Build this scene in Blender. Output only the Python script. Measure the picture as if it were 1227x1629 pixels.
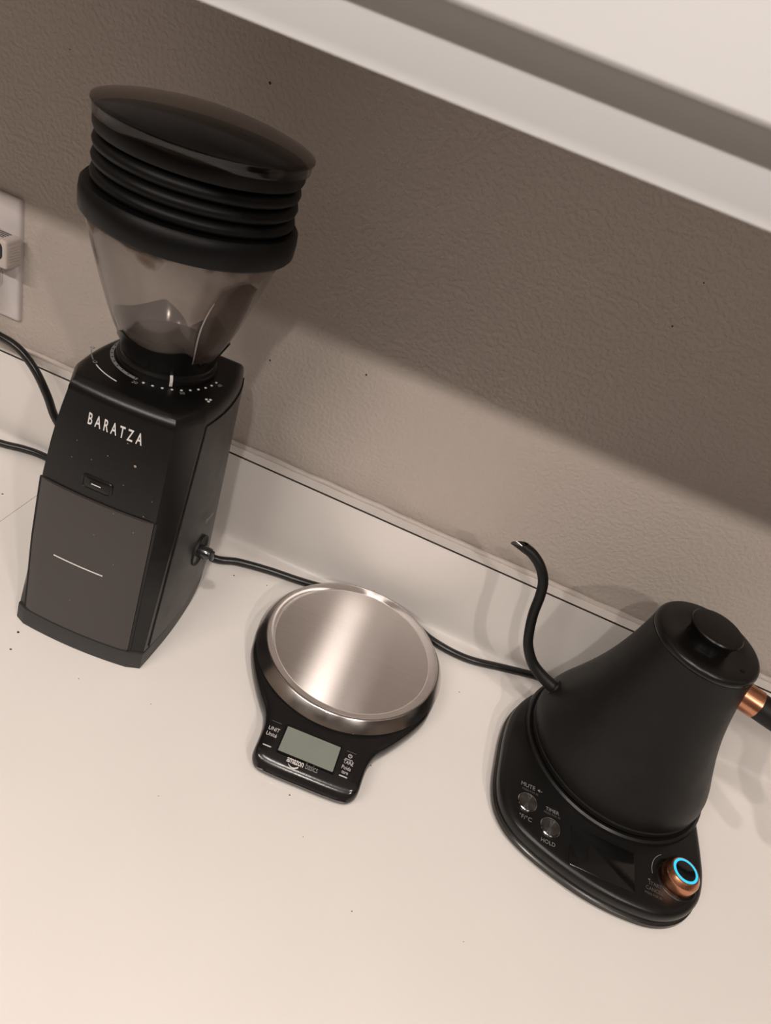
import bpy, bmesh, math, random
from mathutils import Vector, Matrix
random.seed(7)
SC = bpy.context.scene
COL = SC.collection
for o in list(bpy.data.objects):
    bpy.data.objects.remove(o)
R = math.radians
PI = math.pi

# ------------------------------------------------------------------ camera
F_PX = 1132.0
cam_d = bpy.data.cameras.new('camera')
cam = bpy.data.objects.new('camera', cam_d)
COL.objects.link(cam)
cam_d.sensor_fit = 'HORIZONTAL'
cam_d.sensor_width = 36.0
cam_d.lens = 36.0 * F_PX / 1227.0
cam_d.clip_start = 0.01
cr, cu, cf = Vector((.9127, .2712, .3056)), Vector((-.4046, .4958, .7684)), Vector((-.0568, .825, -.5623))
cm = Matrix((cr, cu, -cf)).transposed().to_4x4()
cm.translation = Vector((0, -.58956, .51768))
cam.matrix_world = cm
cam_d.dof.use_dof = True
cam_d.dof.focus_distance = .60
cam_d.dof.aperture_fstop = 16.0
SC.camera = cam

# ------------------------------------------------------------------ world, lamps, exposure
wd = bpy.data.worlds.new('room_ambient'); SC.world = wd; wd.use_nodes = True
bg = wd.node_tree.nodes['Background']
bg.inputs[0].default_value = (1.0, .87, .76, 1); bg.inputs[1].default_value = .008

def lamp(name, loc, power, size, col=(1, .86, .72)):
    d = bpy.data.lights.new(name, 'SPOT'); d.energy = power; d.color = col; d.shadow_soft_size = size
    d.spot_size = R(150); d.spot_blend = .25          # recessed downlights: the ceiling itself is not lit directly
    o = bpy.data.objects.new(name, d); COL.objects.link(o); o.location = loc
    return o
LC = (1, .90, .82)
lamp('kitchen_ceiling_lamp', (1.05, -1.62, 1.50), 36, .035, LC)
lamp('kitchen_ceiling_lamp', (.10, -1.64, 1.50), 27, .035, LC)
ad = bpy.data.lights.new('long_ceiling_fixture', 'AREA'); ad.shape = 'RECTANGLE'; ad.size = .95; ad.size_y = .09
ad.energy = 25; ad.color = LC
ao = bpy.data.objects.new('long_ceiling_fixture', ad); COL.objects.link(ao); ao.location = (-.80, -1.63, 1.50)
lamp('counter_ceiling_lamp', (.63, -.88, 1.50), 16, .05, LC)
lamp('counter_ceiling_lamp', (-.04, -.88, 1.50), 26, .05, LC)
vs = SC.view_settings
vs.view_transform = 'Standard'; vs.look = 'None'; vs.gamma = 1.0; vs.use_curve_mapping = False
vs.exposure = 0.0
SC.cycles.blur_glossy = .15
SC.cycles.transparent_max_bounces = 24

# ------------------------------------------------------------------ helpers
def lin(c):
    return tuple(((v / 255.) / 12.92 if v / 255. <= .04045 else ((v / 255. + .055) / 1.055) ** 2.4) for v in c)

def mat(name, col, rough=.5, metal=0., noise=.06, nscale=60., bump=0., bscale=400., spec=.5, aniso=0., tangent=None,
        rvar=.08, coat=0., emit=None, estr=0.):
    m = bpy.data.materials.new(name); m.use_nodes = True
    nt = m.node_tree; b = nt.nodes['Principled BSDF']
    L = nt.links.new
    tc = nt.nodes.new('ShaderNodeTexCoord')
    n = nt.nodes.new('ShaderNodeTexNoise'); n.inputs['Scale'].default_value = nscale; n.inputs['Detail'].default_value = 4
    L(tc.outputs['Object'], n.inputs['Vector'])
    mx = nt.nodes.new('ShaderNodeMix'); mx.data_type = 'RGBA'
    mx.inputs['A'].default_value = (*[v * (1 - noise) for v in col], 1)
    mx.inputs['B'].default_value = (*[min(1, v * (1 + noise)) for v in col], 1)
    L(n.outputs['Fac'], mx.inputs['Factor']); L(mx.outputs['Result'], b.inputs['Base Color'])
    mr = nt.nodes.new('ShaderNodeMapRange')
    mr.inputs['To Min'].default_value = max(.02, rough - rvar); mr.inputs['To Max'].default_value = min(1, rough + rvar)
    L(n.outputs['Fac'], mr.inputs['Value']); L(mr.outputs['Result'], b.inputs['Roughness'])
    b.inputs['Metallic'].default_value = metal
    b.inputs['Specular IOR Level'].default_value = spec
    b.inputs['Coat Weight'].default_value = coat
    if aniso:
        b.inputs['Anisotropic'].default_value = aniso
        if tangent:
            cx = nt.nodes.new('ShaderNodeCombineXYZ')
            for i in range(3): cx.inputs[i].default_value = tangent[i]
            L(cx.outputs[0], b.inputs['Tangent'])
    if bump:
        n2 = nt.nodes.new('ShaderNodeTexNoise'); n2.inputs['Scale'].default_value = bscale; n2.inputs['Detail'].default_value = 3
        L(tc.outputs['Object'], n2.inputs['Vector'])
        bp = nt.nodes.new('ShaderNodeBump'); bp.inputs['Strength'].default_value = bump; bp.inputs['Distance'].default_value = .001
        L(n2.outputs['Fac'], bp.inputs['Height']); L(bp.outputs['Normal'], b.inputs['Normal'])
    if emit:
        b.inputs['Emission Color'].default_value = (*emit, 1); b.inputs['Emission Strength'].default_value = estr
    return m

def clear_mat(name, tint, rough=.06, residue=None, rz=(0, 1), haze=(.02, .10), hcol=(.30, .25, .21)):
    """thin clear plastic: tinted transparency with a Fresnel gloss, optionally streaked with brown coffee residue"""
    m = bpy.data.materials.new(name); m.use_nodes = True
    nt = m.node_tree; nt.nodes.remove(nt.nodes['Principled BSDF']); L = nt.links.new
    out = nt.nodes['Material Output']
    tr = nt.nodes.new('ShaderNodeBsdfTransparent'); tr.inputs[0].default_value = (*tint, 1)
    lw0 = nt.nodes.new('ShaderNodeLayerWeight'); lw0.inputs[0].default_value = .35
    tm = nt.nodes.new('ShaderNodeMix'); tm.data_type = 'RGBA'
    tm.inputs['A'].default_value = (*tint, 1); tm.inputs['B'].default_value = (*[v * .55 for v in tint], 1)
    L(lw0.outputs['Facing'], tm.inputs['Factor']); L(tm.outputs['Result'], tr.inputs[0])
    gl = nt.nodes.new('ShaderNodeBsdfGlossy'); gl.inputs['Roughness'].default_value = rough; gl.inputs[0].default_value = (.9, .9, .9, 1)
    lw = nt.nodes.new('ShaderNodeLayerWeight'); lw.inputs[0].default_value = .5
    pw = nt.nodes.new('ShaderNodeMath'); pw.operation = 'POWER'; pw.inputs[1].default_value = 5; L(lw.outputs['Facing'], pw.inputs[0])
    fr = nt.nodes.new('ShaderNodeMath'); fr.operation = 'MULTIPLY_ADD'; fr.inputs[1].default_value = .90; fr.inputs[2].default_value = .04; L(pw.outputs[0], fr.inputs[0])
    mx = nt.nodes.new('ShaderNodeMixShader')
    L(fr.outputs[0], mx.inputs[0]); L(tr.outputs[0], mx.inputs[1]); L(gl.outputs[0], mx.inputs[2])
    last = mx
    tc = nt.nodes.new('ShaderNodeTexCoord')
    # faint haze of dust on the plastic
    nz = nt.nodes.new('ShaderNodeTexNoise'); nz.inputs['Scale'].default_value = 45; nz.inputs['Detail'].default_value = 6
    L(tc.outputs['Object'], nz.inputs['Vector'])
    hz = nt.nodes.new('ShaderNodeMapRange'); hz.inputs['From Min'].default_value = .3; hz.inputs['From Max'].default_value = .8
    hz.inputs['To Min'].default_value = haze[0]; hz.inputs['To Max'].default_value = haze[1]
    L(nz.outputs['Fac'], hz.inputs['Value'])
    df = nt.nodes.new('ShaderNodeBsdfDiffuse'); df.inputs[0].default_value = (*hcol, 1)
    m2 = nt.nodes.new('ShaderNodeMixShader')
    L(hz.outputs[0], m2.inputs[0]); L(last.outputs[0], m2.inputs[1]); L(df.outputs[0], m2.inputs[2]); last = m2
    if residue:
        sep = nt.nodes.new('ShaderNodeSeparateXYZ'); L(tc.outputs['Object'], sep.inputs[0])
        zr = nt.nodes.new('ShaderNodeMapRange'); zr.inputs['From Min'].default_value = rz[0]; zr.inputs['From Max'].default_value = rz[1]
        L(sep.outputs['Z'], zr.inputs['Value'])
        n3 = nt.nodes.new('ShaderNodeTexNoise'); n3.inputs['Scale'].default_value = 38; n3.inputs['Detail'].default_value = 3
        L(tc.outputs['Object'], n3.inputs['Vector'])
        mu = nt.nodes.new('ShaderNodeMath'); mu.operation = 'MULTIPLY'
        L(zr.outputs[0], mu.inputs[0]); L(n3.outputs['Fac'], mu.inputs[1])
        rr = nt.nodes.new('ShaderNodeMapRange'); rr.inputs['From Min'].default_value = .36; rr.inputs['From Max'].default_value = .46; rr.inputs['To Max'].default_value = .75
        L(mu.outputs[0], rr.inputs['Value'])
        d2 = nt.nodes.new('ShaderNodeBsdfDiffuse'); d2.inputs[0].default_value = (*residue, 1)
        m3 = nt.nodes.new('ShaderNodeMixShader')
        L(rr.outputs[0], m3.inputs[0]); L(last.outputs[0], m3.inputs[1]); L(d2.outputs[0], m3.inputs[2]); last = m3
    L(last.outputs[0], out.inputs['Surface'])
    return m

def mesh(name, V, F, m, parent=None, angle=35, smooth=True):
    me = bpy.data.meshes.new(name); me.from_pydata([tuple(v) for v in V], [], [tuple(f) for f in F]); me.validate()
    b = bmesh.new(); b.from_mesh(me); bmesh.ops.recalc_face_normals(b, faces=b.faces); b.to_mesh(me); b.free()
    if smooth:
        for p in me.polygons: p.use_smooth = True
        me.set_sharp_from_angle(angle=R(angle))
    if m: me.materials.append(m)
    o = bpy.data.objects.new(name, me); COL.objects.link(o)
    if parent: o.parent = parent
    return o

def thing(name, label, cat, loc, yaw=0, group=None):
    o = bpy.data.objects.new(name, None); COL.objects.link(o); o.empty_display_size = .02
    o.location = loc; o.rotation_euler = (0, 0, R(yaw)); o['label'] = label; o['category'] = cat
    if group: o['group'] = group
    return o

def tag(o, label, cat, group=None):
    o['label'] = label; o['category'] = cat
    if group: o['group'] = group
    return o

def lathe(prof, n=72, cx=0, cy=0):
    V, F, rows = [], [], []
    for r, z in prof:
        if r < 1e-6:
            rows.append([len(V)]); V.append((cx, cy, z))
        else:
            rows.append(list(range(len(V), len(V) + n)))
            V += [(cx + r * math.cos(2 * PI * i / n), cy + r * math.sin(2 * PI * i / n), z) for i in range(n)]
    for a, b in zip(rows[:-1], rows[1:]):
        for i in range(n):
            j = (i + 1) % n
            if len(a) == 1 and len(b) == 1: continue
            if len(a) == 1: F.append((a[0], b[i], b[j]))
            elif len(b) == 1: F.append((a[i], a[j], b[0]))
            else: F.append((a[i], a[j], b[j], b[i]))
    return V, F

def loft(rings, cap0=True, cap1=True, closed=True):
    n = len(rings[0]); V = [p for r in rings for p in r]; F = []
    for k in range(len(rings) - 1):
        for i in range(n if closed else n - 1):
            j = (i + 1) % n
            F.append((k * n + i, k * n + j, (k + 1) * n + j, (k + 1) * n + i))
    if cap0: F.append(tuple(range(n)))
    if cap1: F.append(tuple(range((len(rings) - 1) * n, len(rings) * n)))
    return V, F

def catmull(P, per=8, closed=False):
    P = [Vector(p) for p in P]; n = len(P); out = []
    for i in range(n if closed else n - 1):
        if closed: p0, p1, p2, p3 = P[i - 1], P[i], P[(i + 1) % n], P[(i + 2) % n]
        else: p0, p1, p2, p3 = P[max(0, i - 1)], P[i], P[i + 1], P[min(n - 1, i + 2)]
        for k in range(per):
            t = k / per
            out.append(.5 * ((2 * p1) + (p2 - p0) * t + (2 * p0 - 5 * p1 + 4 * p2 - p3) * t * t + (3 * p1 - p0 - 3 * p2 + p3) * t ** 3))
    if not closed: out.append(P[-1].copy())
    return out

def tube(path, rad, n=16, cap=True):
    P = [Vector(p) for p in path]; rings = []; nrm = None
    for i, p in enumerate(P):
        t = (P[min(i + 1, len(P) - 1)] - P[max(i - 1, 0)]).normalized()
        if nrm is None:
            nrm = t.cross(Vector((0, 0, 1)));
            if nrm.length < 1e-3: nrm = t.cross(Vector((1, 0, 0)))
        nrm = (nrm - t * nrm.dot(t)).normalized(); bi = t.cross(nrm)
        r = rad(i / (len(P) - 1)) if callable(rad) else rad
        rings.append([p + nrm * (r * math.cos(2 * PI * k / n)) + bi * (r * math.sin(2 * PI * k / n)) for k in range(n)])
    return loft(rings, cap, cap)

def box(x0, x1, y0, y1, z0, z1, bev=0., seg=2):
    b = bmesh.new()
    bmesh.ops.create_cube(b, size=1)
    for v in b.verts:
        v.co = Vector((x0 + (v.co.x + .5) * (x1 - x0), y0 + (v.co.y + .5) * (y1 - y0), z0 + (v.co.z + .5) * (z1 - z0)))
    if bev: bmesh.ops.bevel(b, geom=list(b.edges), offset=bev, segments=seg, affect='EDGES', profile=.5)
    b.verts.index_update(); V = [v.co.copy() for v in b.verts]; F = [[v.index for v in f.verts] for f in b.faces]
    b.free(); return V, F

def join(*parts):
    V, F = [], []
    for v, f in parts:
        k = len(V); V += list(v); F += [[i + k for i in q] for q in f]
    return V, F

def rrect(w, h, r, n=6):
    P = []
    for cx, cy, a0 in ((w / 2 - r, h / 2 - r, 0), (-w / 2 + r, h / 2 - r, 90), (-w / 2 + r, -h / 2 + r, 180), (w / 2 - r, -h / 2 + r, 270)):
        for k in range(n + 1):
            a = R(a0 + 90 * k / n); P.append((cx + r * math.cos(a), cy + r * math.sin(a)))
    return P

def text_geo(s, size, xs=1., space=1., bold=0.):
    cu_ = bpy.data.curves.new('lettering_curve', 'FONT'); cu_.body = s; cu_.size = size
    cu_.align_x = 'CENTER'; cu_.align_y = 'CENTER'; cu_.space_character = space; cu_.resolution_u = 3; cu_.offset = bold
    cu_.extrude = .00006
    o = bpy.data.objects.new('lettering_curve', cu_); COL.objects.link(o)
    bpy.context.view_layer.update()
    dg = bpy.context.evaluated_depsgraph_get()
    me = bpy.data.meshes.new_from_object(o.evaluated_get(dg))
    V = [(v.co.x * xs, v.co.y, v.co.z) for v in me.vertices]; F = [tuple(p.vertices) for p in me.polygons]
    bpy.data.objects.remove(o); bpy.data.meshes.remove(me)
    return V, F

def lettering(parent, s, size, fn, m, xs=1., space=1., bold=0., name='lettering'):
    """fn maps flat (x, y, height) to a point on the parent's surface"""
    V, F = text_geo(s, size, xs, space, bold)
    return mesh(name, [fn(*v) for v in V], F, m, parent, smooth=False)

def flat(px, py, z, yaw=0):
    c, s = math.cos(R(yaw)), math.sin(R(yaw))
    return lambda x, y, h: (px + c * x - s * y, py + s * x + c * y, z + .00012 + h)

# ------------------------------------------------------------------ materials
M = {}
def wall_material():
    m = bpy.data.materials.new('painted_orange_peel_wall'); m.use_nodes = True
    nt = m.node_tree; b = nt.nodes['Principled BSDF']; L = nt.links.new
    tc = nt.nodes.new('ShaderNodeTexCoord')
    n = nt.nodes.new('ShaderNodeTexNoise'); n.inputs['Scale'].default_value = 9; L(tc.outputs['Object'], n.inputs['Vector'])
    mx = nt.nodes.new('ShaderNodeMix'); mx.data_type = 'RGBA'
    mx.inputs['A'].default_value = (.460, .406, .366, 1); mx.inputs['B'].default_value = (.492, .436, .394, 1)
    L(n.outputs['Fac'], mx.inputs['Factor']); L(mx.outputs['Result'], b.inputs['Base Color'])
    b.inputs['Roughness'].default_value = .48
    n2 = nt.nodes.new('ShaderNodeTexNoise'); n2.inputs['Scale'].default_value = 250; n2.inputs['Detail'].default_value = 2.5; n2.inputs['Roughness'].default_value = .45
    L(tc.outputs['Object'], n2.inputs['Vector'])
    v = nt.nodes.new('ShaderNodeMapRange'); v.inputs['From Min'].default_value = .35; v.inputs['From Max'].default_value = .68; v.interpolation_type = 'SMOOTHSTEP'
    L(n2.outputs['Fac'], v.inputs['Value'])
    bp = nt.nodes.new('ShaderNodeBump'); bp.inputs['Strength'].default_value = .42; bp.inputs['Distance'].default_value = .0010
    L(v.outputs[0], bp.inputs['Height']); L(bp.outputs['Normal'], b.inputs['Normal'])
    return m
M['wall'] = wall_material()
M['laminate'] = mat('cream_laminate', (.80, .765, .735), .38, noise=.02, nscale=14, bump=.05, bscale=900)
M['seam'] = mat('dark_seam', (.03, .022, .018), .7)
M['caulk'] = mat('glossy_caulk', (.60, .54, .50), .22, noise=.12, nscale=90, bump=.8, bscale=120)
M['cab'] = mat('white_cabinet_paint', (.72, .725, .735), .42, noise=.02, nscale=10)
M['floor'] = mat('dull_floor', (.16, .12, .09), .6)
M['blk'] = mat('black_abs_plastic', (.0045, .0042, .004), .29, spec=.4, rvar=.02, noise=.15, bump=.10, bscale=1800)
M['blk_side'] = mat('black_satin_side_plastic', (.011, .0105, .010), .40, noise=.1, bump=.06, bscale=1500)
M['blk_base'] = mat('charcoal_base_plastic', (.020, .020, .020), .5, noise=.1, bump=.1, bscale=1500)
M['bin'] = mat('smoky_bin_plastic', (.040, .034, .032), .32, noise=.08, nscale=25)
M['bingap'] = mat('black_gap', (.004, .004, .004), .6)
M['rubber'] = mat('black_bellows_rubber', (.0022, .0022, .0023), .48, spec=.22, noise=.1, bump=.05, bscale=900)
M['white'] = mat('white_print', (.62, .60, .59), .5)
M['greyprint'] = mat('grey_print', (.20, .195, .19), .5)
M['faint'] = mat('faint_print', (.085, .08, .078), .5)
M['hopper'] = clear_mat('clear_hopper_plastic', (.95, .93, .915), .14, residue=(.10, .06, .04), rz=(.305, .350), haze=(.06, .20), hcol=(.42, .36, .33))
M['tab'] = clear_mat('smoky_hopper_panel', (.42, .35, .31), .3, haze=(.15, .35), hcol=(.10, .07, .055))
M['lid'] = clear_mat('smoky_lid_plastic', (.62, .58, .55), .12, haze=(.0, .03))
M['edge'] = mat('edge_highlight_grey', (.27, .245, .23), .15, coat=.6)  # paler grey carries the highlight on the hopper panel's edge
M['switch'] = mat('glossy_black_knob', (.02, .02, .022), .18, coat=.5)
def brushed(name, col, rough, an, tangent):
    m = bpy.data.materials.new(name); m.use_nodes = True
    nt = m.node_tree; nt.nodes.remove(nt.nodes['Principled BSDF']); L = nt.links.new
    g = nt.nodes.new('ShaderNodeBsdfAnisotropic'); g.distribution = 'BECKMANN'
    g.inputs['Roughness'].default_value = rough; g.inputs['Anisotropy'].default_value = an
    tc = nt.nodes.new('ShaderNodeTexCoord'); mp = nt.nodes.new('ShaderNodeMapping'); mp.inputs['Scale'].default_value = (6, 900, 6)
    n = nt.nodes.new('ShaderNodeTexNoise'); n.inputs['Scale'].default_value = 1.; n.inputs['Detail'].default_value = 3
    L(tc.outputs['Object'], mp.inputs[0]); L(mp.outputs[0], n.inputs['Vector'])
    mx = nt.nodes.new('ShaderNodeMix'); mx.data_type = 'RGBA'
    mx.inputs['A'].default_value = (*[v * .88 for v in col], 1); mx.inputs['B'].default_value = (*[v * 1.1 for v in col], 1)
    L(n.outputs['Fac'], mx.inputs['Factor']); L(mx.outputs['Result'], g.inputs['Color'])
    if tangent:
        cx = nt.nodes.new('ShaderNodeCombineXYZ')
        for i in range(3): cx.inputs[i].default_value = tangent[i]
    else:
        cx = nt.nodes.new('ShaderNodeTangent'); cx.direction_type = 'RADIAL'; cx.axis = 'Z'
    L(cx.outputs[0], g.inputs['Tangent'])
    g2 = nt.nodes.new('ShaderNodeBsdfAnisotropic'); g2.distribution = 'GGX'; g2.inputs['Roughness'].default_value = .42
    L(mx.outputs['Result'], g2.inputs['Color'])
    ms = nt.nodes.new('ShaderNodeMixShader'); ms.inputs[0].default_value = .20
    L(g.outputs[0], ms.inputs[1]); L(g2.outputs[0], ms.inputs[2])
    L(ms.outputs[0], nt.nodes['Material Output'].inputs['Surface'])
    return m
M['steel'] = brushed('brushed_steel', (.74, .695, .675), .28, .82, (1, .03, 0))
M['rim'] = mat('polished_steel_rim', (.58, .54, .52), .20, metal=1, noise=.04)
M['scale'] = mat('black_gloss_scale_plastic', (.011, .010, .010), .20, noise=.1, bump=.04, bscale=900)
M['lcd'] = mat('grey_green_lcd', (.235, .26, .225), .20, noise=.06, nscale=40)
M['kettle'] = mat('matte_black_kettle_coating', (.006, .0057, .0053), .48, spec=.32, noise=.12, bump=.12, bscale=2200)
M['kbase'] = mat('black_kettle_base_plastic', (.007, .0067, .0064), .33, spec=.36, noise=.1, bump=.05, bscale=1500)
M['ktier'] = mat('gloss_black_base_skirt', (.02, .018, .016), .24, noise=.1)
M['glossblk'] = mat('gloss_black_panel', (.006, .006, .006), .10, noise=.05)
M['lidblk'] = mat('black_lid_plastic', (.007, .0065, .006), .30, spec=.4, noise=.1)
M['copper'] = mat('brushed_copper', (.62, .29, .17), .28, metal=1, noise=.06, nscale=80)
M['button'] = brushed('spun_dark_metal', (.30, .29, .28), .30, .75, None)
M['chrome'] = mat('dark_chrome', (.34, .33, .32), .15, metal=1)
M['glow'] = mat('cyan_light_ring', (.02, .25, .35), .3, emit=(.03, .40, .58), estr=1.3)
M['cord'] = mat('black_cord_pvc', (.012, .011, .011), .30, noise=.1)
M['outlet'] = mat('white_outlet_plastic', (.60, .555, .545), .30, noise=.02)
M['charger'] = mat('white_charger_plastic', (.56, .50, .465), .4, noise=.03)
M['dark'] = mat('dark_port_and_shade', (.01, .01, .014), .3)
M['crumb'] = mat('coffee_crumb', (.055, .033, .022), .8, noise=.3)
M['dust'] = mat('coffee_dust', (.30, .22, .16), .8, noise=.3)

# ------------------------------------------------------------------ setting: wall, worktop, upper cabinet
HB = .1055
w = mesh('wall_back', *box(-1.6, 2.2, .02, .10, -.9, 1.56), M['wall'], smooth=False); w['kind'] = 'structure'
w['label'] = 'beige orange-peel textured kitchen wall behind the counter'
fl = mesh('floor', *box(-1.7, 2.3, -2.9, .10, -.94, -.9), M['floor'], smooth=False); fl['kind'] = 'structure'
M['room'] = mat('painted_room_wall', (.13, .10, .075), .7, noise=.03, nscale=6)
M['ceil'] = mat('white_ceiling_paint', (.33, .30, .27), .8, noise=.02, nscale=8)
for nm, bb, mm in (('wall_left', (-1.70, -1.6, -2.8, .10, -.9, 1.56), 'room'), ('wall_right', (2.2, 2.3, -2.8, .10, -.9, 1.56), 'room'),
                   ('wall_front', (-1.7, 2.3, -2.9, -2.8, -.9, 1.56), 'room'), ('ceiling', (-1.7, 2.3, -2.9, .10, 1.56, 1.62), 'ceil')):
    o = mesh(nm, *box(*bb), M[mm], smooth=False); o['kind'] = 'structure'
# specks stuck on the wall
for (x, z, s) in ((-.2533, .4338, .0016), (-.1064, .2359, .0014), (.1178, .3811, .0011), (-.2001, .2098, .0013), (.122, .4195, .0008), (-.43, .40, .0007)):
    V, F = lathe([(0, -.35), (.8, -.15), (1, .0), (.6, .3), (0, .4)], 8)
    s *= .75; mesh('speck', [(x + v[0] * s * random.uniform(.7, 1.3), .0198 - (v[2] + .3) * s * .5, z + v[1] * s) for v in V], F, M['crumb'], w)

def counter_top(x0, x1, label):
    prof = [(-.62, -.04), (-.62, -.004), (-.616, 0), (-.008, 0), (-.008, -.04)]
    V, F = loft([[(x, y, z) for y, z in prof] for x in (x0, x1)])
    tag(mesh('countertop', V, F, M['laminate'], None, 25), label, 'countertop')
counter_top(-.3827, 2.19, 'cream laminate countertop under the grinder, scale and kettle')
counter_top(-1.59, -.3832, 'shorter cream laminate countertop piece beyond the thin seam beside the grinder')
cove = [(-.008 + .008 * math.sin(R(a)), .008 - .008 * math.cos(R(a))) for a in range(0, 91, 15)]
prof = [(.019, -.04), (-.008, -.04)] + cove + [(0, HB - .0012), (.0008, HB - .0004), (.019, HB - .0004)]
bs = mesh('trim_1', *loft([[(x, y, z) for y, z in prof] for x in (-1.59, 2.19)]), M['laminate'], None, 25)
bs['kind'] = 'structure'; bs['label'] = 'low cream laminate backsplash rising behind the countertop'
mesh('edge_seam', *box(-1.59, 2.19, -.00012, .0011, HB - .0011, HB + .0001), M['seam'], bs, smooth=False)
path = [(-1.59 + .02 * k, .0175 + random.uniform(-.0006, .0006), HB + .0012 + random.uniform(-.0007, .0007)) for k in range(190)]
mesh('caulk_bead', *tube(path, .0030, 8), M['caulk'], bs, 60)

CB = .494; DY = -.3155; DB = .5215
cab = thing('upper_cabinet', 'white painted wall cabinet with slab doors above the counter', 'cabinet', (0, 0, CB))
mesh('body', *box(-1.2, 1.2, -.281, .019, .012, .80, .001), M['cab'], cab)
def frame_piece(x0, x1, z0, z1): mesh('face_frame', *box(x0, x1, -.30, -.281, z0, z1, .0012), M['cab'], cab)
frame_piece(-1.2, 1.2, 0, .05); frame_piece(-1.2, 1.2, .75, .80)
for x in (-1.2, -.47, .23, 1.16): frame_piece(x, x + .04, .05, .75)
for x0 in (-1.16, -.44, .27):
    mesh('door', *box(x0 + .002, x0 + .698, DY, -.300, DB - CB, .79, .0018, 3), M['cab'], cab)

# ------------------------------------------------------------------ outlet and charger
t = thing('wall_outlet', 'white duplex wall outlet plate beside the grinder', 'outlet', (-.505, .02, .1985))
V, F = loft([[(x, -d, z) for x, z in rrect(.070 - i * 2, .1245 - i * 2, .003)] for d, i in ((0, 0), (.003, .0), (.0052, .0012), (.0060, .004))])
mesh('cover_plate', V, F, M['outlet'], t, 50)
for zc in (.0195, -.0195):
    s = mesh('socket', *loft([[(x, -d, z + zc) for x, z in rrect(.034, .028, .010)] for d in (.0055, .0072)]), M['outlet'], t, 40)
    for dx in (-.0065, .0065): mesh('slot', *box(dx - .001, dx + .001, -.0075, -.006, zc + .000, zc + .008), M['dark'], s)
    mesh('ground_hole', *[(q) for q in ([(x * .0026, -.0074 + y, z * .0026 + zc - .0075) for x, z, y in [(math.cos(a * PI / 6), math.sin(a * PI / 6), k) for k in (0, .001) for a in range(12)]], [tuple(range(12)), tuple(range(12, 24))] + [(i, (i + 1) % 12, 12 + (i + 1) % 12, 12 + i) for i in range(12)])], M['dark'], s)
mesh('screw', *loft([[(.003 * math.cos(a * PI / 6), -d, .003 * math.sin(a * PI / 6)) for a in range(12)] for d in (.005, .0066)]), M['outlet'], t, 40)

t = thing('usb_charger', 'small white cube phone charger plugged into the wall outlet', 'charger', (-.480, -.0095, .1995))
V, F = box(-.0145, .0145, 0, .0228, 0, .0285, .003, 3)
ch = mesh('body', V, F, M['charger'], t, 40)
for k in range(7):
    mesh('grip_ridge', *box(.0142, .0149, .004, .018, .005 + k * .0027, .0062 + k * .0027, .0002, 1), M['charger'], ch)
for k in range(4):
    mesh('top_shade_strip', *box(-.010, .006, .006 + k * .0035, .0078 + k * .0035, .0280, .0287), M['dark'], ch)  # dark strips stand in for the shaded gap above the charger
V, F = loft([[(x, -d, z + .0170) for x, z in rrect(.0205, .0170, .005)] for d in (-.001, .0003)])
mesh('usb_port', V, F, M['dark'], t, 40)

# ------------------------------------------------------------------ coffee grinder
G = thing('coffee_grinder', 'black burr coffee grinder with clear hopper and ribbed bellows on top', 'grinder', (-.2365, -.128, 0), 2.5)
Z0, Z1 = .019, .2355
BASE = [(.0578, -.0768), (.0603, -.045), (.0605, -.015), (.0585, .018), (.0535, .048), (.0440, .078)]
TOP = [(.0535, -.0235), (.0555, -.005), (.0558, .013), (.0540, .033), (.0500, .053), (.0430, .0735)]
NS = 6
def half(t):
    side = [(a[0] + (b[0] - a[0]) * t, a[1] + (b[1] - a[1]) * t) for a, b in zip(BASE, TOP)]
    side = [(p.x, p.y) for p in catmull([(x, y, 0) for x, y in side], 4)]
    return side
def fy(x, z):
    t = (z - Z0) / (Z1 - Z0)
    return (-.0838 + 1.3 * x * x) * (1 - t) + (-.0525 + 1.2 * x * x) * t
def fw(z):
    t = (z - Z0) / (Z1 - Z0); return .0465 * (1 - t) + .0425 * t
def lerp_tab(tab, z):
    if z <= tab[0][0]: return tab[0][1]
    for (a, p), (b, q) in zip(tab[:-1], tab[1:]):
        if z <= b: return p + (q - p) * (z - a) / (b - a)
    return tab[-1][1]
def fl(z): return lerp_tab([(.019, .0500), (.09, .0530), (.146, .0528), (.186, .0490), (.207, .0458), (.2355, .0400)], z)
def section(z, inset=0., zz=None, sub=0.):
    t = (z - Z0) / (Z1 - Z0); hw = fw(z); side = half(t)
    fr = [(xx, fy(xx, z)) for xx in [-fl(z) + (hw + fl(z)) * k / 12 for k in range(13)]]
    P = fr + side + [(-x, y) for x, y in reversed(side)]
    zz = z if zz is None else zz
    if inset:
        cx, cy = 0, .012
        Q = []
        for x, y in P:
            d = math.hypot(x - cx, y - cy); k = (d - inset) / d; Q.append((cx + (x - cx) * k, cy + (y - cy) * k))
        P = Q
    return [(x, y, zz) for x, y in P]
rings = [section(Z0 + (.2255 - Z0) * k / 14) for k in range(15)]
for a in (15, 30, 45, 60, 75, 90):
    rings.append(section(.2255 + .0, .0100 * (1 - math.cos(R(a))), .2255 + .0100 * math.sin(R(a))))
V, F = loft(rings)
mesh('body', V, F, M['blk'], G, 32)
# plinth
b0 = [(x * 1.0, y * 1.0) for x, y, z in section(Z0)]
pf = lambda k, d: [(x * k, y * k - (d if y < -.06 else 0)) for x, y in b0]
V, F = loft([[(x, y, .0005) for x, y in pf(1.0, .0030)], [(x, y, .0030) for x, y in pf(1.006, .0034)], [(x, y, Z0 - .0014) for x, y in pf(1.006, .0012)], [(x, y, Z0 - .0006) for x, y in pf(.99, 0)]])
mesh('base', V, F, M['blk_base'], G, 40)
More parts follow.
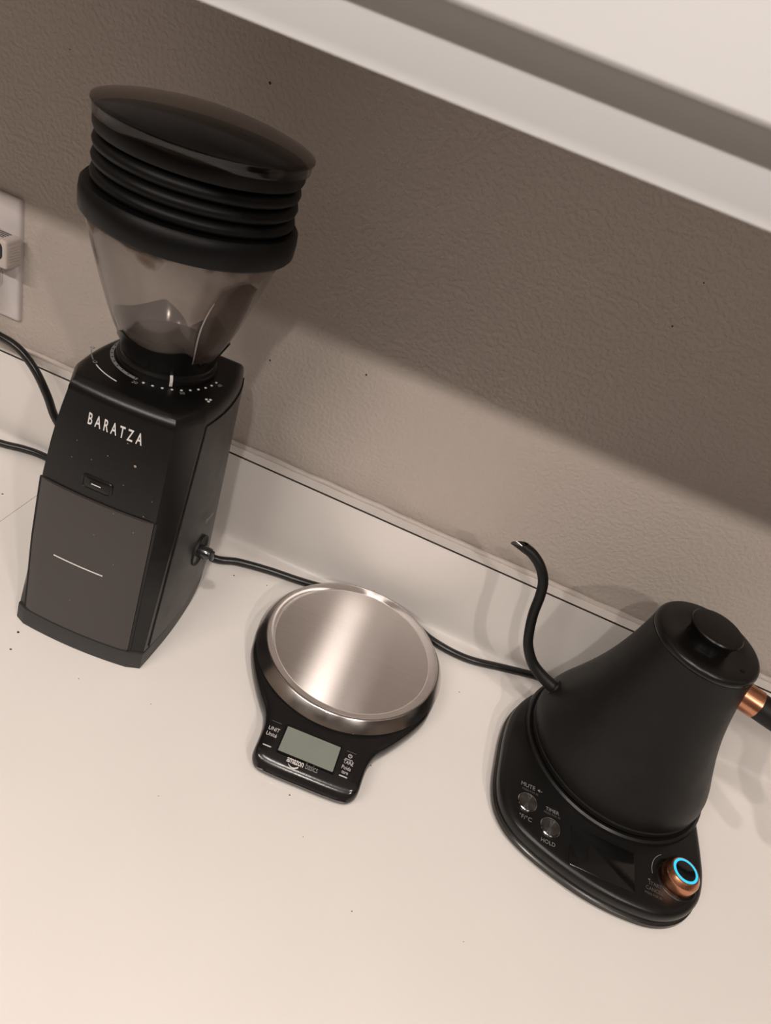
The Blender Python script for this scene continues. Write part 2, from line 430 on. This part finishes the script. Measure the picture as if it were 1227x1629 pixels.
# side panels, proud of the body
for s in (1, -1):
    grid = []
    for k in range(15):
        z = Z0 + .001 + (.221 - Z0) * k / 14; t_ = (z - Z0) / (Z1 - Z0)
        sd = half(t_)
        grid.append([(s * (x + .0011), y + .001, z) for x, y in sd[1:-1]])
    inner = [[(x - s * .003, y, z) for x, y, z in r] for r in grid]
    rg = [a + list(reversed(b)) for a, b in zip(grid, inner)]
    mesh('side_panel', *loft(rg), M['blk_side'], G, 30)
# grounds bin
BT, BB = .1470, Z0 + .001
def binrings():
    rg = []
    for k in range(13):
        z = BB + (BT - BB) * k / 12; hw = fw(z) - .0008
        lw = fl(z) - .0008; xs_ = [-lw + (hw + lw) * j / 16 for j in range(17)]
        f_ = [(x, fy(x, z) - (.0022 if 0 < j < 16 else .0012), z) for j, x in enumerate(xs_)]
        b_ = [(x, fy(x, z) + .002, z) for x in reversed(xs_)]
        rg.append(f_ + b_)
    return rg
bn = mesh('grounds_bin', *loft(binrings()), M['bin'], G, 50)
fs = lambda off: (lambda x, z, h: (x, fy(x, z) - off - h, z))
def front_bar(x0, x1, z0, z1, off, m, parent, name):
    n = 8; rg = []
    for j in range(n + 1):
        x = x0 + (x1 - x0) * j / n
        rg.append([(x, fy(x, z0) - off, z0), (x, fy(x, z1) - off, z1), (x, fy(x, z1) - off + .0004, z1), (x, fy(x, z0) - off + .0004, z0)])
    return mesh(name, *loft(rg), m, parent, smooth=False)
front_bar(-.0307, .0130, .0848, .0858, .0024, M['white'], bn, 'printed_line')
# seams beside and under the bin
for s in (1, -1):
    V, F = [], []
    rg = []
    for k in range(13):
        z = BB + (BT - BB) * k / 12; e = fw(z) if s > 0 else fl(z); x = s * (e + .0004)
        y = fy(e, z)
        rg.append([(x - .0008, y - .0007, z), (x + .0010, y - .0003, z), (x + .0010, y + .001, z), (x - .0008, y + .001, z)])
    mesh('bin_gap', *loft(rg), M['bingap'], G, smooth=False)
front_bar(-.0490, .0455, BB - .0016, BB, .0016, M['bingap'], G, 'bin_gap')
# push button
bx_, bz_ = -.0062, .1612
rg = []
for off, sc in ((-.001, 1.), (.0006, 1.), (.0011, .94), (.0011, .90), (.0004, .86), (.0006, .80), (.0009, .5)):
    rg.append([(bx_ + x * sc, fy(bx_ + x * sc, bz_ + y) - off, bz_ + y) if False else (bx_ + x * sc, fy(bx_ + x * sc, bz_ + y * sc) - off, bz_ + y * sc) for x, y in rrect(.0255, .0115, .003)])
bt = mesh('pulse_button', *loft(rg), M['blk'], G, 25)
front_bar(-.0104, -.0026, .1607, .1613, .0012, M['white'], bt, 'printed_line')
# brand lettering
def on_front(px, pz, off=.0003): return lambda x, y, h: (px + x, fy(px + x, pz + y) - off - h, pz + y)
for i, ch_ in enumerate('BARATZA'):
    x = -.0205 + i * .00645 + (.0006 if i == 6 else 0)
    lettering(G, ch_, .0132, on_front(x, .2108), M['white'], .52, 1, .00015)
# dust flecks on the front
V, F = [], []
for (x, z, s) in ((.020, .1890, .0012), (-.002, .1885, .0005), (.011, .2045, .0005), (-.014, .18, .0004), (-.028, .19, .0004), (-.03, .175, .0004), (.014, .17, .0004), (.034, .150, .0006), (.038, .165, .0004), (.03, .135, .0005), (.0, .12, .0005), (.02, .10, .0004), (-.01, .05, .0004), (.012, .145, .0005)):
    v, f = lathe([(0, -.5), (.8, -.3), (1, .2), (0, .6)], 6)
    k = len(V); V += [(x + a * s, fy(x, z) - .0024 * (z < .147) - .0002 - (c + .4) * s * .6, z + b * s) for a, b, c in v]; F += [tuple(i + k for i in q) for q in f]
d = mesh('coffee_dust', V, F, M['dust'], G); d['kind'] = 'stuff'
# side switch knob on the right panel
def disc_x(x0, prof, y, z, n=28):   # lathe about the local x axis
    v, f = lathe(prof, n); return [(x0 + c, y + a, z + b) for a, b, c in v], f
mesh('switch_recess', *disc_x(.0592, [(0, .0008), (.0125, .0010), (.0145, .0022), (.0150, .0026), (.0150, -.002)], .004, .078), M['bingap'], G, 30)
kn = mesh('side_switch', *disc_x(.0595, [(.0, 0), (.0062, 0), (.0062, .010), (.0056, .0115), (0, .0117)], .005, .0765), M['switch'], G, 30)
mesh('switch_fin', *box(.0700, .0745, .0035, .0065, .0715, .0815, .0008), M['switch'], kn)
lettering(G, 'Encore', .0068, lambda x, y, h: (.0606 + h + .0013, .0085 + x, .1143 + y + x * .0), M['greyprint'], .9, .9)
# ---- top: dial print
AX, AY, TZ = -.0035, .0220, .2355
def arc_band(r0, r1, a0, a1, z, m, name, parent=G, n=40):
    rg = []
    for k in range(n + 1):
        a = R(a0 + (a1 - a0) * k / n); c, s = math.cos(a), math.sin(a)
        rg.append([(AX + r0 * c, AY + r0 * s, z), (AX + r1 * c, AY + r1 * s, z), (AX + r1 * c, AY + r1 * s, z - .0004), (AX + r0 * c, AY + r0 * s, z - .0004)])
    return mesh(name, *loft(rg), m, parent, smooth=False)
def pol(r, a): return AX + r * math.cos(R(a)), AY + r * math.sin(R(a))
bd = arc_band(.0405, .0432, 176, 266, TZ + .0003, M['greyprint'], 'dial_band')
for k in range(10):
    x, y = pol(.0418, 181 + k * 9.2)
    mesh('dial_dot', *lathe([(0, TZ + .0006), (.0006, TZ + .0006), (.0006, TZ + .0002)], 10, x, y), M['bingap'], bd)
for k in range(10):
    x, y = pol(.0432, 274 + k * 9.4)
    mesh('dial_dot', *lathe([(0, TZ + .0005), (.0010, TZ + .0004), (.0010, TZ)], 12, x, y), M['white'], G)
for s_, a in (('20', 268), ('30', 311), ('40', 356)):
    x, y = pol(.0475, a); lettering(G, s_, .0048, flat(x, y, TZ + .0001, a + 90), M['greyprint'], .9)
arc_band(.0562, .0570, 232, 258, TZ + .0003, M['white'], 'dial_arc')
arc_band(.0562, .0570, 209, 224, TZ + .0003, M['greyprint'], 'dial_arc')
for a in (205, 228):
    x, y = pol(.0562, a); mesh('dial_mark', *lathe([(.0011, TZ + .0003), (.0017, TZ + .0003), (.0017, TZ)], 14, x, y), M['greyprint'], G)
for dx, dy in ((0, 0), (.0026, .0016), (.0026, -.0018)):
    mesh('dial_mark', *lathe([(0, TZ + .0004), (.0011, TZ + .0004), (.0011, TZ)], 10, .0452 + dx, -.0085 + dy), M['white'], G)
# ---- adjustment collar
V, F = lathe([(.0385, TZ - .001), (.0392, TZ + .004), (.0388, TZ + .0055), (.0365, TZ + .0070), (.0352, TZ + .012), (.0348, TZ + .0165), (.0330, TZ + .0170), (.0325, TZ + .002)], 80, AX, AY)
col_ = mesh('adjustment_collar', V, F, M['blk'], G, 40)
a = R(301); rg = []
for r, z in ((.0352, .0125), (.0358, .0092), (.0372, .0076), (.0393, .0064), (.0402, .0040), (.0402, .0012)):
    p = lambda r, y, z: (AX + r * math.cos(a) - y * math.sin(a), AY + r * math.sin(a) + y * math.cos(a), TZ + z)
    rg.append([p(r, -.0011, z), p(r, .0011, z), p(r - .0012, .0011, z - .0012), p(r - .0012, -.0011, z - .0012)])
mesh('indicator_tick', *loft(rg), M['white'], col_, smooth=False)
# ---- hopper
HP = [(.0352, .2500), (.0390, .2560), (.0440, .2660), (.0495, .2800), (.0550, .2960), (.0605, .3130), (.0660, .3310), (.0710, .3480), (.0722, .3560)]
prof = HP + [(r - .0018, z) for r, z in reversed(HP)]
hp = mesh('hopper', *lathe(prof, 96, AX, AY), M['hopper'], G, 40)
def hop_r(z):
    for (r0, z0), (r1, z1) in zip(HP[:-1], HP[1:]):
        if z0 <= z <= z1: return r0 + (r1 - r0) * (z - z0) / (z1 - z0)
    return HP[-1][0] if z > HP[-1][1] else HP[0][0]
# scalloped collar shell hugging the foot of the hopper
def crown(deg):
    u = (deg - 215) % 120
    if u < 30: return .2520 + .0165 * (u / 30) ** .8
    if u < 93: return .2685 - .0050 * math.sin(PI * (u - 30) / 63)
    return .2685 - .0165 * ((u - 93) / 27) ** 1.2
n = 120; rg = []
for d, f in ((.0012, 0), (.0012, .5), (.0012, 1), (.0002, 1), (.0002, 0)):
    ring = []
    for i in range(n):
        dg = 360 * i / n; zt = crown(dg); z = .2440 + (zt - .2440) * f; r = hop_r(z) + d
        ring.append((AX + r * math.cos(R(dg)), AY + r * math.sin(R(dg)), z))
    rg.append(ring)
mesh('collar_rim', *loft(rg, False, False), M['blk'], col_, 40)
rg_o, rg_i = [], []
for k in range(15):
    u = k / 14; z = .2570 + (.3330 - .2570) * u
    wd_ = (.55 + .45 * math.sin(PI * min(1, u * 1.0 + .12) * .85)) * (1 if u < .9 else math.sqrt(max(.05, 1 - ((u - .9) / .1) ** 2)))
    row = []
    for j in range(11):
        v = -1 + 2 * j / 10; ang = R(333 + 19 * v * wd_); rr = hop_r(z) + .0016 + .0028 * (1 - v ** 4) * math.sin(PI * min(1, u * 1.02)) ** .5
        row.append((AX + rr * math.cos(ang), AY + rr * math.sin(ang), z))
    rg_o.append(row)
Vp = [p for r in rg_o for p in r]; Fp = [(k * 11 + j, k * 11 + j + 1, (k + 1) * 11 + j + 1, (k + 1) * 11 + j) for k in range(14) for j in range(10)]
mesh('hopper_panel', Vp, Fp, M['tab'], hp, 60)
# highlight along that panel's edge, put in as a paler grey tube
edge = [r[0] for r in rg_o[:12]]
mesh('panel_edge_highlight', *tube(edge, lambda k: .0003 + .0004 * math.sin(PI * k), 8), M['edge'], hp, 60)
# floor of the hopper
mesh('hopper_floor', *lathe([(.012, .2480), (.030, .2505), (.0345, .2545), (.0345, .2540), (.012, .2470)], 60, AX, AY), M['tab'], hp)
# ---- bellows
ring_p = [(.0690, .3450), (.0732, .3445), (.0748, .3465), (.0753, .3560), (.0746, .3620), (.0728, .3640), (.0690, .3645)]
bel = [(.0690, .3645)]
for k in range(3):
    zc = .3690 + k * .0100
    bel += [(.0632, zc - .0050), (.0664, zc - .0043), (.0690, zc - .0026), (.0698, zc), (.0690, zc + .0026), (.0664, zc + .0043), (.0632, zc + .0050)]
bel += [(.0660, .3950), (.0690, .3958), (.0702, .3985), (.0704, .4040), (.0702, .4062), (.0660, .4062), (.0600, .4050), (.0600, .3660)]
bl = mesh('bellows', *lathe(bel, 96, AX + .0030, AY), M['rubber'], G, 40)
mesh('bellows_ring', *lathe(ring_p + [(.0640, .3645), (.0640, .3450), (.0690, .3450)], 96, AX + .0020, AY), M['rubber'], bl, 40)
mesh('bellows_floor', *lathe([(0, .3655), (.0632, .3655), (.0632, .3640), (0, .3640)], 64, AX, AY), M['rubber'], bl)
# ---- lid
LP = [(.0704, .4045), (.0716, .4050), (.0720, .4105), (.0732, .4120), (.0730, .4132), (.0700, .4146), (.0600, .4174), (.0450, .4203), (.0280, .4221), (.0120, .4229), (0, .4231)]
mesh('lid', *lathe(LP, 96, AX + .0040, AY), M['lid'], G, 60)

# ------------------------------------------------------------------ kitchen scale
S = thing('kitchen_scale', 'round brushed steel kitchen scale with black body and small LCD', 'scale', (-.0143, -.1047, 0), 3.4)
def scale_outline():
    Rr = .0920
    right = [(.0000, -.1440), (.020, -.1440), (.034, -.1432), (.0415, -.1405), (.0455, -.134), (.0462, -.122), (.0472, -.108), (.0515, -.0945), (.0600, -.0825), (.0690, -.0690), (.0780, -.0540), (.0860, -.0370)]
    arc = [(Rr * math.cos(R(a)), Rr * math.sin(R(a))) for a in range(-14, 91, 8)]
    h = [(p.x, p.y) for p in catmull([(x, y, 0) for x, y in right + arc + [(0, Rr)]], 3)]
    left = [(-x, y) for x, y in reversed(h[1:-1])]
    return h + left
so = scale_outline()
def inset(P, d):
    n = len(P); out = []
    for i in range(n):
        a, b = Vector(P[i - 1]), Vector(P[(i + 1) % n]); t = (b - a).normalized(); nn = Vector((-t.y, t.x)); out.append((P[i][0] + nn.x * d, P[i][1] + nn.y * d))
    return out
def sz(y, z):   # the panel falls away towards the front edge
    k = max(0, min(1, (-.128 - y) / .016)); return z - .0075 * k * k
rg = [[(x, y, .003) for x, y in inset(so, .006)], [(x, y, .0045) for x, y in inset(so, .0015)], [(x, y, .010) for x, y in so], [(x, y, sz(y, .0165)) for x, y in inset(so, .0006)],
      [(x, y, sz(y, .0188)) for x, y in inset(so, .0022)], [(x, y, sz(y, .0198)) for x, y in inset(so, .0045)], [(x, y, sz(y, .0200)) for x, y in inset(so, .009)]]
sb = mesh('body', *loft(rg), M['scale'], S, 40)
for x, y in ((.05, .05), (-.05, .05), (.035, -.12), (-.035, -.12)):
    mesh('foot', *lathe([(0, 0), (.006, 0), (.006, .0035), (0, .0035)], 20, x, y), M['rubber'], sb)
pl = mesh('weighing_platform', *lathe([(.0880, .0205), (.0908, .0212), (.0913, .0228), (.0905, .0240), (.0845, .0322), (.0836, .0330), (.0826, .0330)], 120), M['rim'], S, 50)
mesh('platform_top', *lathe([(.0826, .0330), (.0815, .0328), (.0768, .0308), (.0760, .0305), (.0752, .0305), (.0744, .0305), (.04, .0305), (0, .0305)], 120), M['steel'], pl, 50)
mesh('platform_stem', *lathe([(0, .0195), (.03, .0195), (.03, .0212), (.088, .0212), (.0, .0235)], 60), M['scale'], S)
# LCD
mesh('lcd_bezel', *loft([[(x - .0038, y - .1157, z) for x, y in rrect(.0505, .0278, .0008)] for z in (.0190, .0203)]), M['glossblk'], sb, 30)
mesh('lcd_screen', *loft([[(x - .0038, y - .1157, z) for x, y in rrect(.0476, .0250, .0006)] for z in (.0195, .0205)]), M['lcd'], sb, 30)
for cx_ in (-.0372, .0292):
    mesh('touch_bar', *box(cx_ - .0036, cx_ + .0036, -.1283, -.1274, .0195, .0203, .0002, 1), M['white'], sb)
for cx_ in (-.0375, .0300):
    mesh('key_edge', *box(cx_ - .0042, cx_ + .0042, -.1036, -.1032, .0195, .02015), M['faint'], sb)
lz = .0201
lettering(sb, 'UNIT', .0054, flat(-.0372, -.1112, lz), M['white'], .78)
lettering(sb, 'Unité', .0054, flat(-.0374, -.1168, lz), M['white'], .78)
lettering(sb, 'TARE', .0052, flat(.0300, -.1143, lz), M['white'], .72)
lettering(sb, 'Poids', .0052, flat(.0296, -.1197, lz), M['white'], .72)
lettering(sb, 'tare', .0048, flat(.0296, -.1240, lz), M['white'], .72)
mesh('printed_line', *box(.0263, .0331, -.1112, -.1109, .0198, .02025), M['white'], sb)
rg = []
for k in range(25):
    a = R(120 + 300 * k / 24); rg.append([(.0298 + r * math.cos(a), -.1074 + r * math.sin(a), z) for r, z in ((.0013, .0202), (.0018, .0202), (.0018, .0198), (.0013, .0198))])
mesh('power_icon', *join(loft(rg), box(.0296, .0300, -.1074, -.1052, .0198, .02025)), M['white'], sb, smooth=False)
def on_slope(px, py): return lambda x, y, h: (px + x, py + y, sz(py + y, .0200) + .0004 + h)
lettering(sb, 'amazon', .0074, on_slope(-.0108, -.1318), M['white'], .66, .95, .00012)
lettering(sb, 'basics', .0074, on_slope(.0032, -.1318), M['greyprint'], .66, .95)
rg = []
for k in range(17):
    u = k / 16; x = -.0158 + .0088 * u; y = -.1352 - .0018 * math.sin(PI * u); wv = .00012 + .00042 * u
    rg.append([(x, y - wv, sz(y - wv, .0200) + .0006), (x, y + wv, sz(y + wv, .0200) + .0006), (x, y + wv, sz(y + wv, .0200)), (x, y - wv, sz(y - wv, .0200))])
mesh('logo_swoosh', *loft(rg), M['white'], sb, smooth=False)

# ------------------------------------------------------------------ kettle base
KX, KY = .2535, -.0836
KB = thing('kettle_power_stand', 'black electric kettle stand with buttons, dark display and copper dial', 'kettle stand', (KX, KY, 0))
ko = [(-.0747, .0500), (-.0930, .0250), (-.1035, .0000), (-.1070, -.0250), (-.1072, -.0520), (-.1060, -.0800), (-.1005, -.1020), (-.0885, -.1185), (-.0710, -.1295), (-.0450, -.1385), (-.0150, -.1450), (.0150, -.1465), (.0430, -.1430),
      (.0650, -.1315), (.0800, -.1130), (.0865, -.0910), (.0875, -.0650), (.0865, -.0300), (.0870, .0050), (.0840, .0350), (.0720, .0600), (.0500, .0790), (.0200, .0885), (-.0150, .0875), (-.0480, .0740)]
ko = [(p.x, p.y) for p in catmull([(x, y, 0) for x, y in ko], 5, True)]
def kring(d, z): return [(x, y, z) for x, y in inset(ko, d)]
rg = [kring(.006, .0015), kring(.0012, .003), kring(.000, .0050), kring(.0003, .0085), kring(.0020, .0098), kring(.0030, .0100)]
mesh('skirt', *loft(rg), M['ktier'], KB, 30)
rg = [kring(.0030, .0095), kring(.0022, .0112), kring(.0016, .0150), kring(.0018, .0180), kring(.0028, .0205), kring(.0046, .0222), kring(.0064, .0229), kring(.0090, .0230)]
kb = mesh('housing', *loft(rg), M['kbase'], KB, 40)
for x, y in ((-.08, -.09), (.06, -.09), (.06, .04), (-.06, .04)):
    mesh('foot', *lathe([(0, 0), (.007, 0), (.007, .002), (0, .002)], 20, x, y), M['rubber'], KB)
mesh('seat_ring', *lathe([(.0905, .0225), (.0895, .0262), (.0875, .0275), (.0845, .0268), (.0835, .0235)], 110), M['kbase'], KB, 40)
KZ = .0230
for i, (x, y) in enumerate(((-.0774, -.0955), (-.0553, -.1094))):
    bt = mesh('button_bezel', *lathe([(.0090, KZ - .001), (.0090, KZ + .0012), (.0084, KZ + .0018), (.0078, KZ + .0016), (.0076, KZ + .0006)], 48, x, y), M['chrome'], KB, 40)
    # spun face: fine concentric ridges
    pr = [(.0077, KZ + .0005), (.0076, KZ + .0014)] + [(r * .0001, KZ + .0014) for r in range(74, 2, -12)] + [(0, KZ + .0014)]
    mesh('button_cap', *lathe(pr, 60, x, y), M['button'], bt, 20)
kl = lambda x, y: flat(x, y, KZ)
lettering(KB, 'MUTE', .0058, kl(-.0785, -.0785), M['greyprint'], .92, .95)
lettering(KB, '\u25C1-', .0050, kl(-.0678, -.0785), M['greyprint'], .7) if False else None
V, F = [(-.0012, -.0007, 0), (-.0004, -.0007, 0), (.0008, -.0016, 0), (.0008, .0016, 0), (-.0004, .0007, 0), (-.0012, .0007, 0)], [(0, 1, 2, 3, 4, 5)]
V = [(x - .0682, y - .0785, KZ + .0001) for x, y, z in V] + [(x - .0682, y - .0785, KZ + .0003) for x, y, z in V]
mesh('speaker_icon', *join((V, [(0, 1, 2, 3, 4, 5), (6, 7, 8, 9, 10, 11)] + [(i, (i + 1) % 6, 6 + (i + 1) % 6, 6 + i) for i in range(6)]), box(-.0666, -.0652, -.0787, -.0783, KZ, KZ + .0003)), M['greyprint'], KB, smooth=False)
lettering(KB, 'PRESS FOR 3S', .0028, kl(-.0760, -.0832), M['faint'], .9)
lettering(KB, '\u00B0F/\u00B0C', .0056, kl(-.0773, -.1106), M['greyprint'], .95)
lettering(KB, 'TIMER', .0050, kl(-.0545, -.0925), M['greyprint'], .9)
lettering(KB, 'PRESS FOR 3S', .0028, kl(-.0545, -.0964), M['faint'], .9)
lettering(KB, 'HOLD', .0052, kl(-.0557, -.1235), M['greyprint'], .9)
mesh('display', *loft([[(x - .0083, y - .1155, z) for x, y in rrect(.0575 - d, .0365 - d, .0012)] for z, d in ((KZ - .001, 0), (KZ + .0004, 0), (KZ + .0006, .0006))]), M['glossblk'], KB, 30)
kx_, ky_ = .0575, -.1035
mesh('dial_well', *lathe([(.0185, KZ - .0006), (.0177, KZ + .0008), (.0166, KZ + .0010), (.0156, KZ + .0000)], 64, kx_, ky_), M['kbase'], KB, 50)
dk = mesh('control_dial', *lathe([(.0150, KZ - .001), (.0150, KZ + .0100), (.0144, KZ + .0118), (.0118, KZ + .0150), (.0112, KZ + .0152), (0, KZ + .0150)], 72, kx_, ky_), M['copper'], KB, 30)
mesh('light_ring', *lathe([(.0106, KZ + .0150), (.0106, KZ + .0157), (.0086, KZ + .0157), (.0086, KZ + .0150)], 72, kx_, ky_), M['glow'], dk, 30)
mesh('dial_cap', *lathe([(.0086, KZ + .0150), (.0086, KZ + .0156), (.0080, KZ + .0158), (0, KZ + .0156)], 60, kx_, ky_), M['glossblk'], dk, 30)
lettering(KB, 'START', .0046, kl(.0385, -.1170), M['faint'], .85)
lettering(KB, 'CANCEL', .0046, kl(.0375, -.1222), M['faint'], .85)
lettering(KB, 'PRESS FOR 3S', .0028, kl(.0365, -.1268), M['faint'], .9)
rg = []
for k in range(13):
    a = R(125 + 65 * k / 12); rg.append([(kx_ + r * math.cos(a), ky_ + r * math.sin(a), z) for r, z in ((.0212, KZ + .0003), (.0217, KZ + .0003), (.0217, KZ), (.0212, KZ))])
mesh('printed_arc', *loft(rg), M['greyprint'], KB, smooth=False)
mesh('printed_mark', *box(.0325, .0342, -.1145, -.1139, KZ, KZ + .0003), M['greyprint'], KB, smooth=False)

# ------------------------------------------------------------------ kettle
K = thing('gooseneck_kettle', 'matte black gooseneck kettle with copper handle collar standing on its powered stand', 'kettle', (KX, KY, .0236))
KO = -.0236
kp = [(0, .0250), (.0780, .0250), (.0835, .0262), (.0848, .0285), (.0846, .0318), (.0832, .0326), (.0832, .0338), (.0846, .0350), (.0850, .0400), (.0838, .0470), (.0805, .0560), (.0760, .0660), (.0710, .0780), (.0662, .0900), (.0620, .1020), (.0582, .1140),
      (.0550, .1260), (.0522, .1380), (.0498, .1500), (.0478, .1620), (.0464, .1720), (.0458, .1790), (.0456, .1812)]
kp2 = kp[:12] + [(p.x, p.y) for p in catmull([(r, z, 0) for r, z in kp[12:]], 3)]
mesh('body', *lathe([(r, z + KO) for r, z in kp2 + [(.0440, .1815), (.0440, .176)]], 120), M['kettle'], K, 30)
mesh('base_trim', *lathe([(r, z + KO) for r, z in ((.0838, .0325), (.0852, .0328), (.0852, .0334), (.0838, .0337))], 120), M['chrome'] if False else M['ktier'], K, 30)
ld = mesh('lid', *lathe([(r, z + KO) for r, z in ((.0440, .1800), (.0455, .1818), (.0457, .1838), (.0450, .1862), (.0436, .1878), (.0420, .1882), (.0300, .1868), (.0180, .1862), (0, .1862))], 96), M['lidblk'], K, 35)
mesh('lid_knob', *lathe([(r, z + KO) for r, z in ((.0190, .1855), (.0186, .1885), (.0190, .1930), (.0205, .1965), (.0222, .1990), (.0224, .2004), (.0216, .2014), (.0180, .2016), (0, .2010))], 72), M['lidblk'], ld, 35)
a = R(-40)
mesh('steam_vent', *lathe([(0, .1881 + KO), (.0018, .1882 + KO), (.0018, .1860 + KO)], 16, .0264, -.0225), M['bingap'], ld, 30)
# gooseneck spout in its own vertical plane
SPH = R(170)
def inplane(s, z, ph=SPH): return Vector((s * math.cos(ph), s * math.sin(ph), z + KO))
spp = [(.066, .0545), (.078, .057), (.094, .062), (.108, .070), (.119, .084), (.125, .098), (.131, .120), (.1345, .143), (.139, .158), (.1475, .1695), (.158, .1765), (.1665, .1785)]
path = catmull([inplane(s, z) for s, z in spp], 6)
tip_dir = (path[-1] - path[-2]).normalized()
def spout(rad, slope, m, name, start=0):
    P = path[start:]; n = 24; rings = []
    side = Vector((-math.sin(SPH), math.cos(SPH), 0))
    for i, p in enumerate(P):
        t = (P[min(i + 1, len(P) - 1)] - P[max(i - 1, 0)]).normalized(); up = side.cross(t)
        if up.z < 0 and i > len(P) - 8: pass
        k = i / (len(P) - 1); r = rad(k)
        ring = []
        for j in range(n):
            a = 2 * PI * j / n
            ring.append(p + side * (r * math.cos(a)) + up * (r * math.sin(a)))
        rings.append(ring)
    # slanted cut: the underside of the lip runs further than the top
    t = tip_dir; up = side.cross(t); up = up if up.z > 0 else -up
    last = []
    for q in rings[-1]:
        h = (q - P[-1]).dot(up) / rad(1)
        last.append(q + t * (slope * (1 - h) / 2))
    rings.append(last)
    return mesh(name, *loft(rings, False, False), m, K, 50)
sp = spout(lambda k: .0066 - .0019 * min(1, k * 2.5), .0125, M['kettle'], 'spout')
sl = spout(lambda k: .0040, .0125, M['chrome'], 'spout_lining', len(path) - 14); sl.parent = sp
mesh('spout_joint', *tube([inplane(.070, .0552), inplane(.0805, .0577)], .0085, 24), M['kettle'], K, 40)
# handle: collar, arm and drooping grip
HPH = R(-12)
hh = lambda s, z: inplane(s, z, HPH)
hd = mesh('handle', *tube(catmull([hh(.058, .1560), hh(.080, .1540), hh(.100, .1530), hh(.118, .1505), hh(.131, .1420), hh(.139, .1270), hh(.146, .1050), hh(.152, .0860), hh(.154, .0800)], 6), lambda k: .0118 if k < .97 else .0085, 28), M['kettle'], K, 40)
mesh('handle_collar', *tube([hh(.044, .1572), hh(.0615, .1557)], .0124, 40), M['copper'], hd, 40)

# ------------------------------------------------------------------ cords
kc_pts = [(-.60, -.045, .0042), (-.53, -.031, .0042), (-.4642, -.0189, .0042), (-.441, -.0120, .0042), (-.4167, -.0090, .0042), (-.36, -.012, .0042), (-.29, -.022, .0042), (-.235, -.035, .0042), (-.1906, -.0455, .0042), (-.1643, -.0350, .0042), (-.1303, -.0270, .0042), (-.0942, -.0215, .0042),
          (-.055, -.0120, .0040), (-.0160, -.0046, .0075), (.0200, -.0055, .0060), (.0560, -.0210, .0042), (.0961, -.0253, .0042), (.137, -.0150, .0042), (.1717, -.0055, .0040), (.1980, -.0045, .0060), (.2235, -.0060, .0100)]
c1 = mesh('power_cord', *tube(catmull(kc_pts, 8), .0041, 14), M['cord'], None, 60)
tag(c1, 'long black kettle power cord running along the backsplash behind the scale', 'cord')
gp = [(-.296, -.0425, .033), (-.335, -.036, .040), (-.365, -.034, .056), (-.3874, -.034, .0790), (-.3990, -.033, .1010), (-.4135, -.033, .1235), (-.4315, -.033, .1387), (-.4530, -.033, .1435), (-.480, -.034, .1440), (-.502, -.036, .1530), (-.510, -.034, .1680), (-.5060, -.0260, .1770), (-.5055, -.0120, .1790)]
c2 = mesh('power_cord', *tube(catmull(gp, 8), .0042, 14), M['cord'], None, 60)
mesh('plug', *box(-.5195, -.4905, -.0190, .0126, .1665, .1915, .004, 3), M['cord'], c2, 40)
tag(c2, 'thick glossy black grinder power cord arching up towards the outlet', 'cord')

# ------------------------------------------------------------------ crumbs on the counter
CR = [(-.280, -.2235, 1.1), (-.273, -.2413, .9), (-.2106, -.2392, .5), (-.1479, -.2317, .4), (-.0108, -.2530, .7), (.0421, -.1947, .7), (.1885, -.0900, .8), (-.4086, -.0836, .9), (.0653, -.3154, .5), (-.16, -.052, .8), (-.125, -.045, .6), (.100, -.070, .6), (-.3, -.25, .4), (.012, -.28, .4), (-.10, -.30, .35), (.15, -.30, .35)]
for i, (x, y, s) in enumerate(CR):
    s *= .0010
    v, f = lathe([(0, 0), (1, .1), (.8, .7), (0, 1)], 7)
    o = mesh('coffee_crumb', [(a * s * random.uniform(.7, 1.4), b * s * random.uniform(.6, 1.2), c * s * .8) for a, b, c in v], f, M['crumb'], None, smooth=False)
    o.location = (x, y, .0)
    tag(o, 'tiny brown coffee crumb lying loose on the cream countertop', 'crumb', 'coffee crumbs scattered on the countertop')
